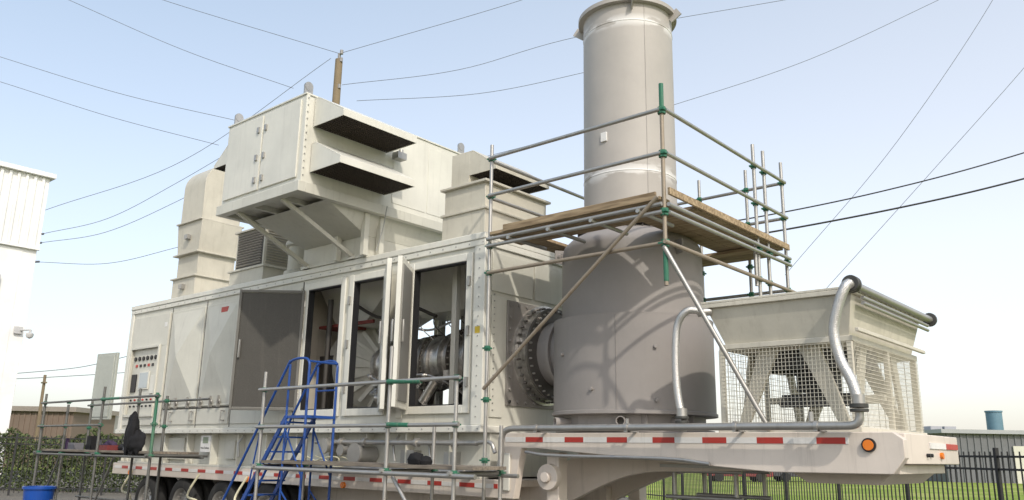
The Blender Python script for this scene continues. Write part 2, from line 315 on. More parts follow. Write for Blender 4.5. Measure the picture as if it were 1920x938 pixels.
# gas turbine inside
T=empty("gas_turbine_engine"); ya,za=10.2,3.12
b=MB()
b.lathe((0,ya,za),(1,0,0),[(0,-12.75),(.75,-12.75),(.8,-12.6),(.8,-12.3),(.72,-12.22),(.3,-12.0)],40,0)
pr=[(.3,-12.0),(.36,-11.95)]
x=-11.95; r=.37; k=0
while x<-8.9:
    wd=[.12,.2,.09,.26,.15][k%5]; pr+=[(r,x),(r,x+wd),(r+.05+.02*(k%3),x+wd+.004),(r+.05+.02*(k%3),x+wd+.035),(r,x+wd+.04)]; x+=wd+.045; r+=.011 if k%2 else -.002; k+=1
pr+=[(.56,-8.85),(.56,-8.3)]
b.lathe((0,ya,za),(1,0,0),pr,40,1)
for i in range(18):
    t=2*math.pi*i/18; c,s_=math.cos(t),math.sin(t)
    b.beam((-12.2,ya+.74*c,za+.74*s_),(-11.99,ya+.3*c,za+.3*s_),.03,.07,0)
for x,r in ((-11.24,.44),(-10.54,.46),(-9.84,.51),(-8.95,.58)):
    b.lathe((0,ya,za),(1,0,0),[(.3,x-.025),(r+.035,x-.025),(r+.035,x+.025),(.3,x+.025)],40,2)
    for i in range(30):
        t=2*math.pi*i/30; b.cyl((x-.06,ya+r*math.cos(t),za+r*math.sin(t)),(x+.06,ya+r*math.cos(t),za+r*math.sin(t)),.015,n=6,m=1)
b.make("turbine_casing",T,[WHT2,STL2,paint("casing_flange",(.35,.32,.29),.35,metal=.8,dirt=.5,scale=8)])
b=MB()
for i in range(44):
    x=random.uniform(-11.7,-9.0); t=random.uniform(-2.6,.6); r=.47
    p=[]; 
    for k in range(5):
        rr=r+.04+random.uniform(0,.07); p.append((x,ya+rr*math.cos(t+1.57+math.pi),za+rr*math.sin(t))); x+=random.uniform(-.12,.2); t+=random.uniform(.1,.4)
    b.path(spl(p,5),random.choice([.007,.010,.013,.018]),6,random.choice([0,1,1,2]))
for i in range(16):   # valves / boxes hung on the casing and frame
    x=random.uniform(-11.5,-9.2); z=random.uniform(2.25,2.95); y=9.55+random.uniform(-.08,.1); s_=random.uniform(.04,.09)
    if i%2: b.box(x-s_,x+s_,y-s_*.7,y+s_*.7,z-s_,z+s_*1.2,i%3)
    else: b.cyl((x-s_,y,z),(x+s_,y,z),s_*.7,n=14,m=1); b.cyl((x-s_*.2,y,z),(x+s_*.2,y,z),s_,n=14,m=1)
for x in (-11.5,-10.3,-9.1):
    b.beam((x,ya-.5,2.05),(x,ya-.3,za-.3),.1,.1,0); b.beam((x,ya+.5,2.05),(x,ya+.3,za-.3),.1,.1,0); b.box(x-.1,x+.1,ya-.65,ya-.4,2.05,2.2,0)
b.box(-11.8,-9.0,9.5,9.62,2.05,2.22,0); b.cyl((-11.4,9.6,2.5),(-10.4,9.6,2.5),.09,m=1); b.cyl((-10.2,9.55,2.4),(-9.9,9.55,2.75),.08,m=1)
b.cyl((-12.4,9.2,2.1),(-12.4,9.2,4.3),.05,m=0); b.cyl((-12.1,9.3,2.1),(-12.1,9.3,4.5),.03,m=1)
b.path(spl([(-11.9,9.3,4.2),(-11.3,9.5,3.9),(-10.6,9.4,4.05),(-9.9,9.5,3.8)],6),.03,8,0)
b.path(spl([(-11.5,9.6,3.7),(-10.9,9.5,3.75),(-10.2,9.6,3.6),(-9.6,9.6,3.7)],6),.02,8,1)
b.path(spl([(-11.6,9.5,2.9),(-10.9,9.45,2.7),(-10.2,9.5,2.85),(-9.4,9.5,2.6),(-9.0,9.5,2.3)],6),.018,8,1)
for k in range(7): b.path(spl([(-11.4+.33*k,9.62,3.95-.03*k),(-11.3+.33*k,9.55,3.65),(-11.2+.34*k,9.72,3.45)],5),.010,6,k%2)
b.box(-12.9,-12.5,9.4,9.8,2.1,3.3,0); b.box(-11.3,-9.3,11.0,11.1,4.05,4.12,1); b.box(-11.3,-11.2,10.9,11.0,2.05,4.6,1)
b.make("engine_pipework",T,[DRK,STL2,RUST])
b=MB(); b.frus((-12.7,-11.9,9.6,10.8),3.85,(-12.9,-10.4,9.2,11.3),4.7)
b.frus((-10.9,-9.6,9.9,10.7),3.95,(-11.3,-9.2,9.4,11.2),4.7); b.box(-9.35,-9.25,9.3,9.4,2.05,4.7); b.box(-11.0,-10.9,11.2,11.3,2.05,4.7)
b.make("inlet_plenum",T,WHT2,.01)
b=MB(); b.box(-13.0,-11.6,9.55,9.6,3.85,3.91); b.box(-12.85,-12.2,9.3,9.9,3.80,3.85); b.make("red_gasket_band",T,paint("dull_red_gasket",(.22,.05,.04),.7))
# ------------------------------------------------------------------ exhaust silencer & stack
S=empty("exhaust_stack_silencer"); sx,sy=-6.54,10.25
b=MB()
b.lathe((sx,sy,0),(0,0,1),[(0,1.9),(1.12,1.9),(1.12,1.94),(1.0,1.95),(1.0,2.12),(1.17,2.13),(1.17,2.17),(1.15,2.18),(1.15,3.43),(1.155,3.46),(1.03,3.475),(1.03,4.50),(1.0,4.58),(.9,4.68),(.76,4.76),(.7,4.80)],96)
for t in (-1.2,.6,-2.8): b.beam((sx+1.152*math.cos(t),sy+1.152*math.sin(t),2.18),(sx+1.152*math.cos(t),sy+1.152*math.sin(t),3.43),.010,.010)
b.make("silencer_body",S,GRY)
b=MB()
b.lathe((sx,sy,0),(0,0,1),[(.70,4.76),(.70,8.40),(.66,8.40),(.66,4.8)],96)
b.lathe((sx,sy,0),(0,0,1),[(.70,8.30),(.78,8.305),(.78,8.37),(.70,8.375)],96)
for z in (5.62,8.02): b.lathe((sx,sy,z),(0,0,1),[(.70,-.012),(.706,-.006),(.706,.006),(.70,.012)],96)
for t in (-.9,.2,2.1,3.5): 
    c,s_=math.cos(t),math.sin(t); b.beam((sx+.7*c,sy+.7*s_,8.22),(sx+.86*c,sy+.86*s_,8.33),.02,.14)
t=-.62; b.box(sx+.7*math.cos(t)-.008,sx+.7*math.cos(t)+.004,sy+.7*math.sin(t)-.008,sy+.7*math.sin(t),5.0,8.28)
b.make("stack_tube",S,STK)
b=MB()
b.lathe((sx,sy,0),(0,0,1),[(.70,4.80),(.80,4.80),(.80,4.85),(.72,4.852),(.72,4.89),(.80,4.892),(.80,4.94),(.70,4.945)],96)
for i in range(48):
    t=2*math.pi*i/48; b.cyl((sx+.765*math.cos(t),sy+.765*math.sin(t),4.76),(sx+.765*math.cos(t),sy+.765*math.sin(t),4.98),.014,n=6)
b.make("stack_flange",S,DRK)
b=MB()
for t0,z in ((-1.15,2.05),(-2.1,2.05),(-.45,2.05)):
    c,s_=math.cos(t0),math.sin(t0); b.lathe((sx+.98*c,sy+.98*s_,2.03),(c,s_,0),[(0,.08),(.05,.08),(.05,.24),(.062,.24),(.062,0)],20,0)
for t0 in (-2.5,-1.75,-.9,-.2):
    c,s_=math.cos(t0),math.sin(t0); b.beam((sx+1.0*c,sy+1.0*s_,1.95),(sx+1.0*c,sy+1.0*s_,2.12),.02,.16)
for t0,z in ((-1.5,2.45),(-.75,3.0),(-.75,2.3),(-2.0,2.95)):
    c,s_=math.cos(t0),math.sin(t0); b.cyl((sx+1.14*c,sy+1.14*s_,z),(sx+1.19*c,sy+1.19*s_,z),.025,n=10)
for t0 in (-2.3,-.35,-.95+3.14): 
    c,s_=math.cos(t0),math.sin(t0); b.beam((sx+.98*c,sy+.98*s_,4.42),(sx+1.16*c,sy+1.16*s_,4.42),.03,.2); b.cyl((sx+1.08*c-.03,sy+1.08*s_,4.42),(sx+1.08*c+.03,sy+1.08*s_,4.42),.05,n=10,m=0)
b.make("silencer_fittings",S,GRY,.004)
c,s_=math.cos(-1.55),math.sin(-1.55)
b=MB(); b.obox((sx+.71*c,sy+.71*s_),(1,0),.05,.012,6.1,6.24); b.make("stack_label_plate",S,WHR)
b=MB()
b.lathe((0,ya,3.1),(1,0,0),[(.5,-7.95),(.5,-7.2)],48,0)
pr=[(.6,-8.14),(.78,-8.14),(.78,-8.10),(.62,-8.09)]; x=-8.09
for i in range(6): pr+= [(.66,x),(.7,x+.006),(.7,x+.018),(.62,x+.022)]; x+=.026
b.lathe((0,ya,3.1),(1,0,0),pr,56,1)
b.lathe((0,ya,3.1),(1,0,0),[(.5,x),(.72,x),(.72,x+.035),(.5,x+.036)],56,2)
b.lathe((0,ya,3.1),(1,0,0),[(.5,-7.72),(.5,-7.7),(.56,-7.7),(.56,-7.64),(.5,-7.64)],56,0)
for i in range(36):
    t=2*math.pi*i/36; yy,zz=ya+.73*math.cos(t),3.1+.73*math.sin(t)
    b.cyl((-8.18,yy,zz),(-8.04,yy,zz),.018,n=6,m=2); 
    yy,zz=ya+.67*math.cos(t),3.1+.67*math.sin(t); b.cyl((x-.02,yy,zz),(x+.07,yy,zz),.016,n=6,m=1)
b.make("exhaust_bellows",S,[GRY,STL2,paint("flange_steel",(.16,.15,.14),.45,metal=.6)])
# ------------------------------------------------------------------ trailer
R=empty("trailer")
b=MB()
b.box(X0+.1,X1,9.0,11.5,1.26,1.88)
for x in [X0+.2+k*.95 for k in range(12)]: b.box(x,x+.03,8.84,9.0,1.28,1.88)
b.box(X0+.1,X1-.02,8.82,9.0,1.24,1.28)
b.box(-17.4,-16.7,8.93,9.0,1.36,1.8); b.box(-15.1,-14.8,8.95,9.0,1.4,1.75); b.box(-13.0,-12.6,8.94,9.0,1.35,1.8)
b.make("generator_skid",R,WHT,.006)
b=MB()
b.box(X0-.1,-7.77,8.82,8.95,1.0,1.24); b.box(X0-.1,-7.77,11.55,11.68,1.0,1.24); b.box(X0-.1,-7.77,8.95,11.55,1.14,1.235)
b.box(X0-.1,-7.3,9.7,9.85,.62,1.14); b.box(X0-.1,-7.3,10.65,10.8,.62,1.14)
for x in [X0+.3+k*1.1 for k in range(11)]: b.box(x,x+.08,8.95,9.7,1.0,1.14)
pol=[(-7.77,1.87),(-2.62,1.87),(-2.52,1.80),(-2.52,1.62),(-2.64,1.46),(-3.9,1.45),(-7.15,1.67),(-7.42,1.67),(-7.55,1.0),(-7.77,1.0)]
b.prism(pol,'y',8.8,8.93); b.prism([(-7.77,1.87),(-2.95,1.87),(-2.95,1.62),(-3.9,1.5),(-7.15,1.67),(-7.42,1.67),(-7.55,1.0),(-7.77,1.0)],'y',11.3,11.43)
b.box(-7.77,-2.72,8.93,11.3,1.80,1.865)
b.prism([(-2.72,8.93),(-2.54,8.93),(-2.50,9.6),(-2.50,10.75),(-2.72,11.3),(-2.95,11.3),(-2.95,11.25),(-2.72,10.7)],'z',1.56,1.862)
b.prism([(-2.80,8.94),(-2.62,8.94),(-2.62,10.6),(-2.80,10.6)],'z',1.46,1.555)
for x in (-6.6,-5.6,-4.6,-3.6): b.box(x,x+.1,8.93,11.3,1.62,1.80)
def arch(y0,y1):
    top=[];bot=[]
    for i in range(13):
        t=i/12; x=-8.4+t*2.6; s_=t*t*(3-2*t); top.append((x,1.1+.62*min(1,s_*1.6))); bot.append((x,.62+.78*s_))
    b.prism(top+[(-2.8,1.76),(-2.8,1.5)]+bot[::-1],'y',y0,y1)
arch(9.62,9.72); arch(10.78,10.88)
b.prism([(-3.9,1.46),(-2.8,1.46),(-2.95,1.34),(-3.7,1.34)],'y',9.3,10.9)
for x,y in ((-7.05,9.02),(-7.05,11.0)):
    b.box(x-.1,x+.1,y,y+.2,.25,1.62); b.box(x-.07,x+.07,y+.03,y+.17,.06,.3); b.box(x-.18,x+.18,y-.06,y+.26,.02,.06)
    b.cyl((x-.02,y-.1,1.3),(x-.02,y,1.3),.17,n=24); b.cyl((x-.02,y-.16,1.3),(x-.02,y-.1,1.3),.07,n=16)
b.make("trailer_chassis",R,TRL,.008)
b=MB(); b.box(-7.72,-7.6,8.77,8.8,1.1,1.6); b.make("oval_bracket",R,WHT2,.02)
b=MB()
def strip(x0,x1,y,z0,z1,seg):
    x=x0;k=0
    while x<x1-.01:
        e=min(x+seg*(1 if k%2==1 else 1.2),x1); b.box(x,e,y-.006,y,z0,z1,k%2); x=e;k+=1
strip(-7.70,-3.05,8.8,1.75,1.815,.30); strip(-19.5,-7.85,8.82,1.125,1.185,.30)
b.box(-2.50,-2.485,9.6,10.2,1.72,1.78,0); b.box(-2.50,-2.485,10.2,10.7,1.72,1.78,1)
b.make("reflective_strip",R,[WHR,RED])
b=MB(); b.cyl((-2.85,8.77,1.74),(-2.85,8.80,1.74),.07,n=24,m=1); b.cyl((-2.85,8.76,1.74),(-2.85,8.772,1.74),.052,n=24,m=0)
for x in (-11.2,-14.0,-18.7): b.cyl((x,8.78,1.05),(x,8.82,1.05),.05,n=16,m=0)
b.cyl((-2.50,10.0,1.65),(-2.47,10.0,1.65),.035,n=16,m=0)
for y in (9.5,9.6): b.cyl((-2.51,y,1.65),(-2.47,y,1.65),.02,n=10,m=1)
b.make("marker_lamps",R,[ORG,BLK])
b=MB()
yc=8.62
b.path([(-13.6,yc,1.33),(-7.95,yc,1.33)]+bez((-7.85,yc,1.33),(-7.62,yc,1.33),(-7.62,yc,1.55),6)+bez((-7.62,yc,1.75),(-7.62,yc,1.925),(-7.4,yc,1.925),6)+[(-3.05,yc,1.925)]+bez((-2.98,yc,1.925),(-2.86,yc,1.925),(-2.86,yc,2.02),5)+[(-2.86,yc,2.08)],.042,14,0)
for x in (-12.5,-11,-9.5,-8.3): b.cyl((x-.03,yc,1.33),(x+.03,yc,1.33),.07,n=12); b.box(x-.015,x+.015,yc,8.82,1.3,1.36)
for x in (-7,-5.6,-4.2,-3.3): b.box(x-.02,x+.02,yc-.05,8.85,1.872,1.885); b.cyl((x-.02,yc,1.925),(x+.02,yc,1.925),.055,n=12)
b.cyl((-5.6,yc,1.97),(-5.6,yc,2.03),.02,n=8); b.cyl((-3.35,yc,1.97),(-3.35,yc,2.07),.025,n=8)
b.path([(-11.9,8.72,1.73),(-8.16,8.72,1.73)],.038,12,0)
for x in (-11.6,-11.2,-10.6,-9.4,-8.6): b.cyl((x-.025,8.72,1.73),(x+.025,8.72,1.73),.07,n=14)
b.path(spl([(-8.2,8.72,1.73),(-7.9,8.7,1.74),(-7.8,8.7,1.6)],6),.03,10,0)
for x,z,r in ((-11.5,1.66,.1),(-11.05,1.6,.07),(-10.7,1.55,.13)):
    b.cyl((x,8.6,z),(x,8.98,z),r,n=20); b.cyl((x,8.57,z),(x,8.61,z),r*1.25,n=20)
b.path(spl([(-7.3,8.75,1.62),(-6.8,8.76,1.58),(-5.2,8.76,1.57),(-4.6,8.76,1.52)],6),.022,8,0)
for x in (-10.0,-9.2,-13.3,-14.4): b.path([(x,8.9,1.85),(x,8.78,1.7),(x+.05,8.78,1.45)],.018,8)
b.box(-9.9,-9.6,8.85,9.0,1.4,1.62); b.box(-8.95,-8.75,8.85,9.0,1.38,1.6)
b.make("pipework",R,STL)
b=MB()
p=[(-11.7+.42*math.sin(k*.9)*(.6+.05*k)+k*.02,8.58+.04*math.sin(k),1.42+.08*math.cos(k*1.3)) for k in range(20)]
b.path(spl(p,5),.011,6)
for x0 in (-18.4,-15.6,-13.9):
    b.path(spl([(x0,8.72,1.1),(x0-.15,8.6,.7),(x0+.2,8.62,.6),(x0+.1,8.7,.35),(x0-.2,8.7,.1)],7),.022,8)
b.make("hanging_hoses",R,[YEL])
b=MB()
def wheel(x,y0,y1,r=.5):
    yw=(y1-y0)
    b.lathe((x,y0,r),(0,1,0),[(.0,.10),(.1,.06),(.14,.09),(.24,.10),(.27,.02),(.30,.0)],36,1)
    b.lathe((x,y0,r),(0,1,0),[(.30,.0),(.33,-.01),(.45,.0),(.49,.03),(.5,.06),(.5,yw-.06),(.49,yw-.03),(.45,yw),(.3,yw)],36,0)
    for k in range(10):
        t=2*math.pi*k/10; b.cyl((x+.19*math.cos(t),y0+.03,r+.19*math.sin(t)),(x+.19*math.cos(t),y0+.12,r+.19*math.sin(t)),.016,n=6,m=1)
for x in (-18.0,-16.5,-15.0,-13.5):
    wheel(x,8.86,9.13); wheel(x,9.18,9.45); wheel(x,11.05,11.32); wheel(x,11.37,11.64); b.cyl((x,9.2,.5),(x,11.3,.5),.09,m=0)
b.make("wheels",R,[TYR,STL])
def text(body,name,parent,loc,size,rot,mat,ext=.001):
    c=bpy.data.curves.new(name,"FONT"); c.body=body; c.size=size; c.extrude=ext; c.align_x='CENTER'; c.align_y='CENTER'; c.materials.append(mat)
    o=bpy.data.objects.new(name,c); bpy.context.collection.objects.link(o); o.location=loc; o.rotation_euler=rot; o.parent=parent; return o
b=MB(); b.box(-15.86,-15.5,8.83,8.838,1.52,1.84); b.box(-15.78,-15.58,8.826,8.83,1.69,1.81,1); b.make("maker_plate",R,[WHR,paint("green_mark",(.25,.3,.22),.5)])
text("Nova Turbines","maker_text",R,(-15.68,8.827,1.60),.052,(math.pi/2,0,0),BLK)
# support stand under the gooseneck
Q=empty("support_stand"); b=MB()
for x in (-5.6,-4.75):
    for y in (9.7,10.5): b.cyl((x,y,.0),(x,y,1.48),.028,n=12); b.box(x-.08,x+.08,y-.08,y+.08,0.005,.02)
for z in (.35,1.1,1.42):
    for y in (9.7,10.5): b.cyl((-5.7,y-.04,z),(-4.65,y-.04,z),.025,n=12)
b.cyl((-5.6,9.65,.35),(-4.75,9.65,1.1),.022,n=10); b.box(-5.75,-4.6,9.6,10.6,1.46,1.5)
b.make("stand_tubes",Q,STL)
# ------------------------------------------------------------------ air intake filter house
A=empty("air_intake_filter_house")
bx0,bx1,by0,by1,bz0,bz1=-13.07,-10.74,7.2,11.0,5.74,7.22
b=MB(); b.box(bx0,bx1,by0,by1,bz0,bz1)
for a,c in ((bx0+.08,-11.93),(-11.88,bx1-.1)): b.box(a,c,by0-.03,by0,bz0+.08,bz1-.07)
for y0,y1 in ((9.1,9.9),(9.95,10.85)): b.box(bx1,bx1+.008,y0,y1,bz0+.1,bz1-.1)
b.box(bx1,bx1+.02,by0,by0+.06,bz0,bz1)
b.box(bx0-.02,bx1+.02,by0-.02,by1+.02,bz1,bz1+.03)
b.make("filter_housing",A,WHT2,.008)
b=MB()
b.box(bx0-.05,bx1+.06,by0-.06,by0+.08,5.56,5.73); b.box(bx1-.06,bx1+.06,by0+.08,by1,5.56,5.73); b.box(bx0-.05,bx0+.08,by0+.08,by1,5.56,5.73); b.box(bx0+.08,bx1-.06,by0+.08,by1,5.69,5.735)
for x in (-12.3,-11.5): b.box(x,x+.06,by0+.08,by1,5.6,5.69)
b.frus((-12.7,-10.95,8.75,10.85),5.2,(-12.95,-10.82,7.8,10.88),5.6)
b.box(-12.7,-10.95,8.75,10.85,4.82,5.2)
for x,y in ((-10.86,8.66),(-11.6,8.66),(-10.86,9.0)): b.box(x-.05,x+.05,y-.05,y+.05,4.82,5.56)
for x in (-12.58,-11.28): b.beam((x,7.25,5.56),(x,8.78,4.86),.07,.07); b.box(x-.1,x+.1,8.7,8.86,4.82,4.86)
b.box(-12.75,-10.9,8.72,10.9,4.82,4.88)
b.make("support_frame_and_plenum",A,WHT,.006)
def hood(b,g,xw,d,y0,y1,zt,zb,lip=.06):
    th=.012*(1 if d>0 else -1)
    b.prism([(xw,zt),(xw+d*.12,zt),(xw+d,zb+lip),(xw+d,zb),(xw+d-th,zb),(xw+d-th,zb+lip-.02),(xw+d*.12,zt-.02),(xw,zt-.02)],'y',y0,y1)
    for y in (y0,y1-.012): b.prism([(xw,zt-.021),(xw+d*.12,zt-.021),(xw+d-th,zb+lip-.021),(xw+d-th,zb),(xw,zb)],'y',y,y+.012)
    xa,xb=sorted((xw,xw+d))
    g.box(xa+.002,xb-.014,y0+.013,y1-.013,zb+.030,zb+.033,0)
    n=int((y1-y0)/.05)
    for i in range(n+1):
        y=y0+.02+(y1-y0-.04)*i/n; g.box(xa+.002,xb-.014,y-.0035,y+.0035,zb+.010,zb+.024,1)
    n=int((xb-xa)/.05)
    for i in range(n+1):
        x=xa+.012+(xb-xa-.03)*i/n; g.box(x-.0035,x+.0035,y0+.013,y1-.013,zb+.006,zb+.020,1)
b=MB(); g=MB()
hood(b,g,bx1+.02,.78,7.36,8.92,7.20,6.70,.12); hood(b,g,bx1+.02,.78,7.36,8.92,6.42,5.92,.12)
hood(b,g,bx0,-.6,7.3,8.9,7.05,6.6)
b.make("weather_hoods",A,WHT2,.003)
GB=paint("grille_bars",(.07,.055,.045),.6)
g.make("hood_grilles",A,[BLK,GB])
b=MB()
for x in (-12.02,-11.8):
    for z in (6.0,6.4,6.9): b.box(x-.03,x+.03,by0-.06,by0-.03,z-.05,z+.05)
for i in range(12): b.cyl((bx1+.02,by0+.03,bz0+.1+i*.12),(bx1+.035,by0+.03,bz0+.1+i*.12),.012,n=6)
for x,y in ((-10.8,10.85),(-12.95,7.3),(-10.85,7.3)): b.box(x-.015,x+.015,y-.08,y+.08,7.25,7.42); b.cyl((x-.02,y,7.42),(x+.02,y,7.42),.08,n=14)
b.box(-10.66,-10.5,9.0,9.2,6.6,6.72); b.cyl((-10.6,9.15,6.72),(-10.6,9.15,6.8),.04,n=10)
b.path(spl([(-10.6,8.9,5.7),(-10.62,8.85,5.3),(-10.7,8.8,4.9)],6),.01,6)
b.path(spl([(-11.7,7.35,7.25),(-11.4,7.35,7.36),(-11.1,7.35,7.34),(-10.8,7.35,7.26)],6),.008,6)
b.make("latches_and_lugs",A,[STL])
A2=empty("ventilation_intake_hood")
b=MB(); b.box(-9.27,-8.34,8.95,10.5,4.86,5.26); b.box(-9.3,-8.31,8.92,10.53,5.26,5.30); b.box(-9.25,-8.36,8.97,10.48,5.3,5.70); b.box(-9.31,-8.30,8.91,10.54,5.70,5.74)
b.box(-9.31,-8.30,8.91,10.54,4.82,4.86)
b.make("duct_box",A2,TAN,.006)
b=MB();g=MB(); b.box(-9.25,-8.85,9.1,10.45,5.74,6.36); hood(b,g,-8.85,.58,9.1,10.45,6.36,5.94,.08)
b.make("hood",A2,TAN,.003); g.make("hood_grille",A2,[BLK,GB])
A3=empty("ventilation_exhaust_duct")
b=MB()
b.box(-18.05,-17.05,8.95,9.95,4.82,5.30); b.box(-18.0,-17.1,9.0,9.9,5.335,5.85); b.frus((-18.02,-17.08,8.97,9.93),5.885,(-18.1,-17.0,8.95,9.95),6.6)
for z in (5.3,5.85,6.6): b.box(-18.1,-17.0,8.9,10.0,z,z+.035)
arc=[(8.98,6.64),(8.98,7.5)]
for i in range(1,13):
    t=math.pi/2*i/12; arc.append((8.98+.75*(1-math.cos(t)),7.5+.6*math.sin(t)))
arc+=[(10.3,8.1),(10.3,7.5),(9.93,7.3),(9.93,6.64)]
b.prism(arc,'x',-18.05,-17.1)
b.make("duct_sections",A3,TAN,.006)
b=MB()
for z in (5.05,6.2): b.box(-17.6,-17.45,8.86,8.95,z,z+.1)
b.make("duct_latches",A3,STL)
A4=empty("roof_louvre_unit")
b=MB(); b.box(-15.7,-14.45,9.0,10.1,4.82,5.18); b.box(-15.6,-14.55,9.05,10.0,5.22,6.02); b.box(-15.65,-14.5,9.0,10.05,6.02,6.06); b.box(-15.75,-14.4,8.97,10.1,5.18,5.22)
b.make("louvre_housing",A4,TAN,.006)
b=MB(); 
for i in range(13):
    z=5.3+i*.055; b.beam((-15.52,9.03,z),(-14.63,9.03,z),.035,.008,0,up=(0,.6,.8))
b.box(-15.55,-14.6,9.044,9.05,5.26,6.0,1)
for i in range(13):
    z=5.3+i*.055; b.beam((-14.53,9.1,z),(-14.53,9.95,z),.035,.008,0)
b.make("louvres",A4,[paint("louvre_aluminium",(.4,.37,.33),.5,metal=.3),DRK])
b=MB(); b.lathe((-13.7,9.35,0),(0,0,1),[(0,4.82),(.3,4.82),(.3,5.0),(.24,5.02),(.24,5.5),(.3,5.52),(.3,5.6),(.26,5.62),(.26,6.0),(0,6.02)],32); b.box(-14.1,-13.3,9.6,10.3,4.82,5.9)
b.cyl((-13.2,9.15,4.82),(-13.2,9.15,5.5),.06); b.make("vent_cylinder",A4,TAN,.004)
# ------------------------------------------------------------------ radiator cooler
C=empty("radiator_cooler"); yr=11.35
b=MB()
b.frus((-4.46,-3.03,9.0,yr-.12),2.88,(-4.63,-2.93,8.88,yr),3.31); b.box(-4.68,-2.89,8.84,yr+.05,3.31,3.36); b.box(-4.68,-4.62,8.84,yr+.05,3.36,3.39); b.box(-4.62,-2.89,8.84,8.88,3.36,3.39)
b.box(-4.52,-2.98,8.95,yr-.06,2.82,2.88)
b.box(-2.93,-2.89,8.9,yr,2.91,2.95)
b.box(-4.56,-2.95,8.93,yr-.05,1.87,1.93)
for x in (-4.5,-3.02):
    for y in (8.98,(9+yr)/2,yr-.1): b.box(x-.03,x+.03,y-.025,y+.025,1.93,2.82)
for y in (9.15,yr-.3):
    for x,dx in ((-4.35,.36),(-3.17,-.36)):
        b.prism([(x-.06,1.93),(x+.06,1.93),(x+dx+.12,2.82),(x+dx-.12,2.82)],'y',y-.03,y+.03)
for x in (-4.4,-3.1):
    for y,dy in ((9.3,.3),(yr-.4,-.3)):
        b.prism([(y-.06,1.93),(y+.06,1.93),(y+dy+.1,2.82),(y+dy-.1,2.82)],'x',x-.02,x+.02)
b.box(-4.45,-3.05,10.1,10.16,2.25,2.33); b.box(-4.45,-3.05,10.4,10.46,2.25,2.33); b.box(-3.95,-3.5,9.95,10.6,2.33,2.36)
b.make("cooler_body",C,TAN,.006)
b=MB(); b.cyl((-3.73,10.05,2.34),(-3.73,10.05,2.66),.2,n=24); b.box(-4.0,-3.8,9.9,10.2,2.38,2.62); b.cyl((-3.73,10.05,2.66),(-3.73,10.05,2.74),.07)
b.lathe((-3.73,10.05,0),(0,0,1),[(.60,2.62),(.62,2.62),(.62,2.82),(.60,2.82)],40)
for k in range(6):
    t=k*math.pi/3; c,s_=math.cos(t),math.sin(t); b.beam((-3.73+.1*c,10.05+.1*s_,2.72),(-3.73+.57*c,10.05+.57*s_,2.72),.16,.012,up=(s_*.4,-c*.4,1))
b.box(-4.1,-3.3,9.6,9.68,2.18,2.26); b.box(-4.1,-3.3,9.68,10.3,2.28,2.33); b.box(-3.6,-3.4,9.55,9.75,2.35,2.55)
b.make("fan_and_motor",C,paint("motor_grey",(.055,.055,.058),.5),.003)
b=MB()
def meshpanel(fix,a0,a1,z0,z1,ax,sp=.042,r=.0022):
    n=int((a1-a0)/sp)
    for i in range(n+1):
        a=a0+(a1-a0)*i/n
        if ax=='x': b.box(a-r,a+r,fix-r,fix+r,z0,z1)
        else: b.box(fix-r,fix+r,a-r,a+r,z0,z1)
    n=int((z1-z0)/sp)
    for i in range(n+1):
        z=z0+(z1-z0)*i/n
        if ax=='x': b.box(a0,a1,fix-r*3,fix-r*1.1,z-r,z+r)
        else: b.box(fix+r*1.1,fix+r*3,a0,a1,z-r,z+r)
meshpanel(8.955,-4.5,-3.0,1.94,2.81,'x'); meshpanel(-2.975,8.98,yr-.1,1.94,2.81,'y'); meshpanel(yr-.06,-4.5,-3.0,1.94,2.81,'x',.07); meshpanel(-4.54,8.98,yr-.1,1.94,2.81,'y',.07)
b.make("mesh_guard",C,paint("mesh_wire_paint",(.62,.59,.5),.5))
b=MB()
b.cyl((-2.87,8.78,3.38),(-2.87,yr+.25,3.38),.045,n=16)
for k in range(13): b.cyl((-2.95,9.0+k*.18,3.37),(-2.87,9.0+k*.18,3.34),.018,n=8)
for z in (3.28,3.22): b.cyl((-2.86,9.0,z),(-2.86,yr+.1,z),.02,n=10)
b.make("header_pipe",C,STL)
b=MB()
for y in (8.74,yr+.25): b.cyl((-2.87,y,3.38),(-2.87,y+.04,3.38),.09,n=20)
b.cyl((-2.87,8.68,3.38),(-2.87,8.72,3.38),.09,n=20); b.cyl((-2.86,8.62,2.10),(-2.86,8.62,2.14),.09,n=20); b.cyl((-2.86,8.62,2.06),(-2.86,8.62,2.09),.09,n=20)
b.cyl((-4.9,8.7,1.97),(-4.9,8.7,2.0),.08,n=20); b.cyl((-4.9,8.7,2.02),(-4.9,8.7,2.05),.08,n=20)
b.make("pipe_flanges",C,paint("flange_dark_steel",(.07,.07,.065),.5,metal=.4),.004)
b=MB()
def hose(pts,r):
    p=spl(pts,40); rr=[r*(1+.022*math.sin(i*2.1)) for i in range(len(p))]; b.path(p,rr,18)
hose([(-2.87,8.68,3.38),(-2.90,8.61,3.33),(-2.98,8.60,3.15),(-3.05,8.61,2.88),(-3.01,8.62,2.60),(-2.91,8.62,2.36),(-2.86,8.62,2.14)],.053)
hose([(-4.66,8.80,3.28),(-4.80,8.72,3.28),(-4.92,8.70,3.12),(-4.96,8.7,2.75),(-4.95,8.7,2.35),(-4.9,8.7,2.04)],.045)
b.make("braided_hoses",C,BRZ)
b=MB(); b.cyl((-4.9,8.7,1.88),(-4.9,8.7,1.98),.05); b.cyl((-4.70,8.8,3.26),(-4.58,8.9,3.28),.05)
for q in ((-2.86,8.62,2.14),(-4.9,8.7,2.05)): b.cyl(q,(q[0],q[1],q[2]+.09),.062,n=16)
b.make("hose_stubs",C,STL)
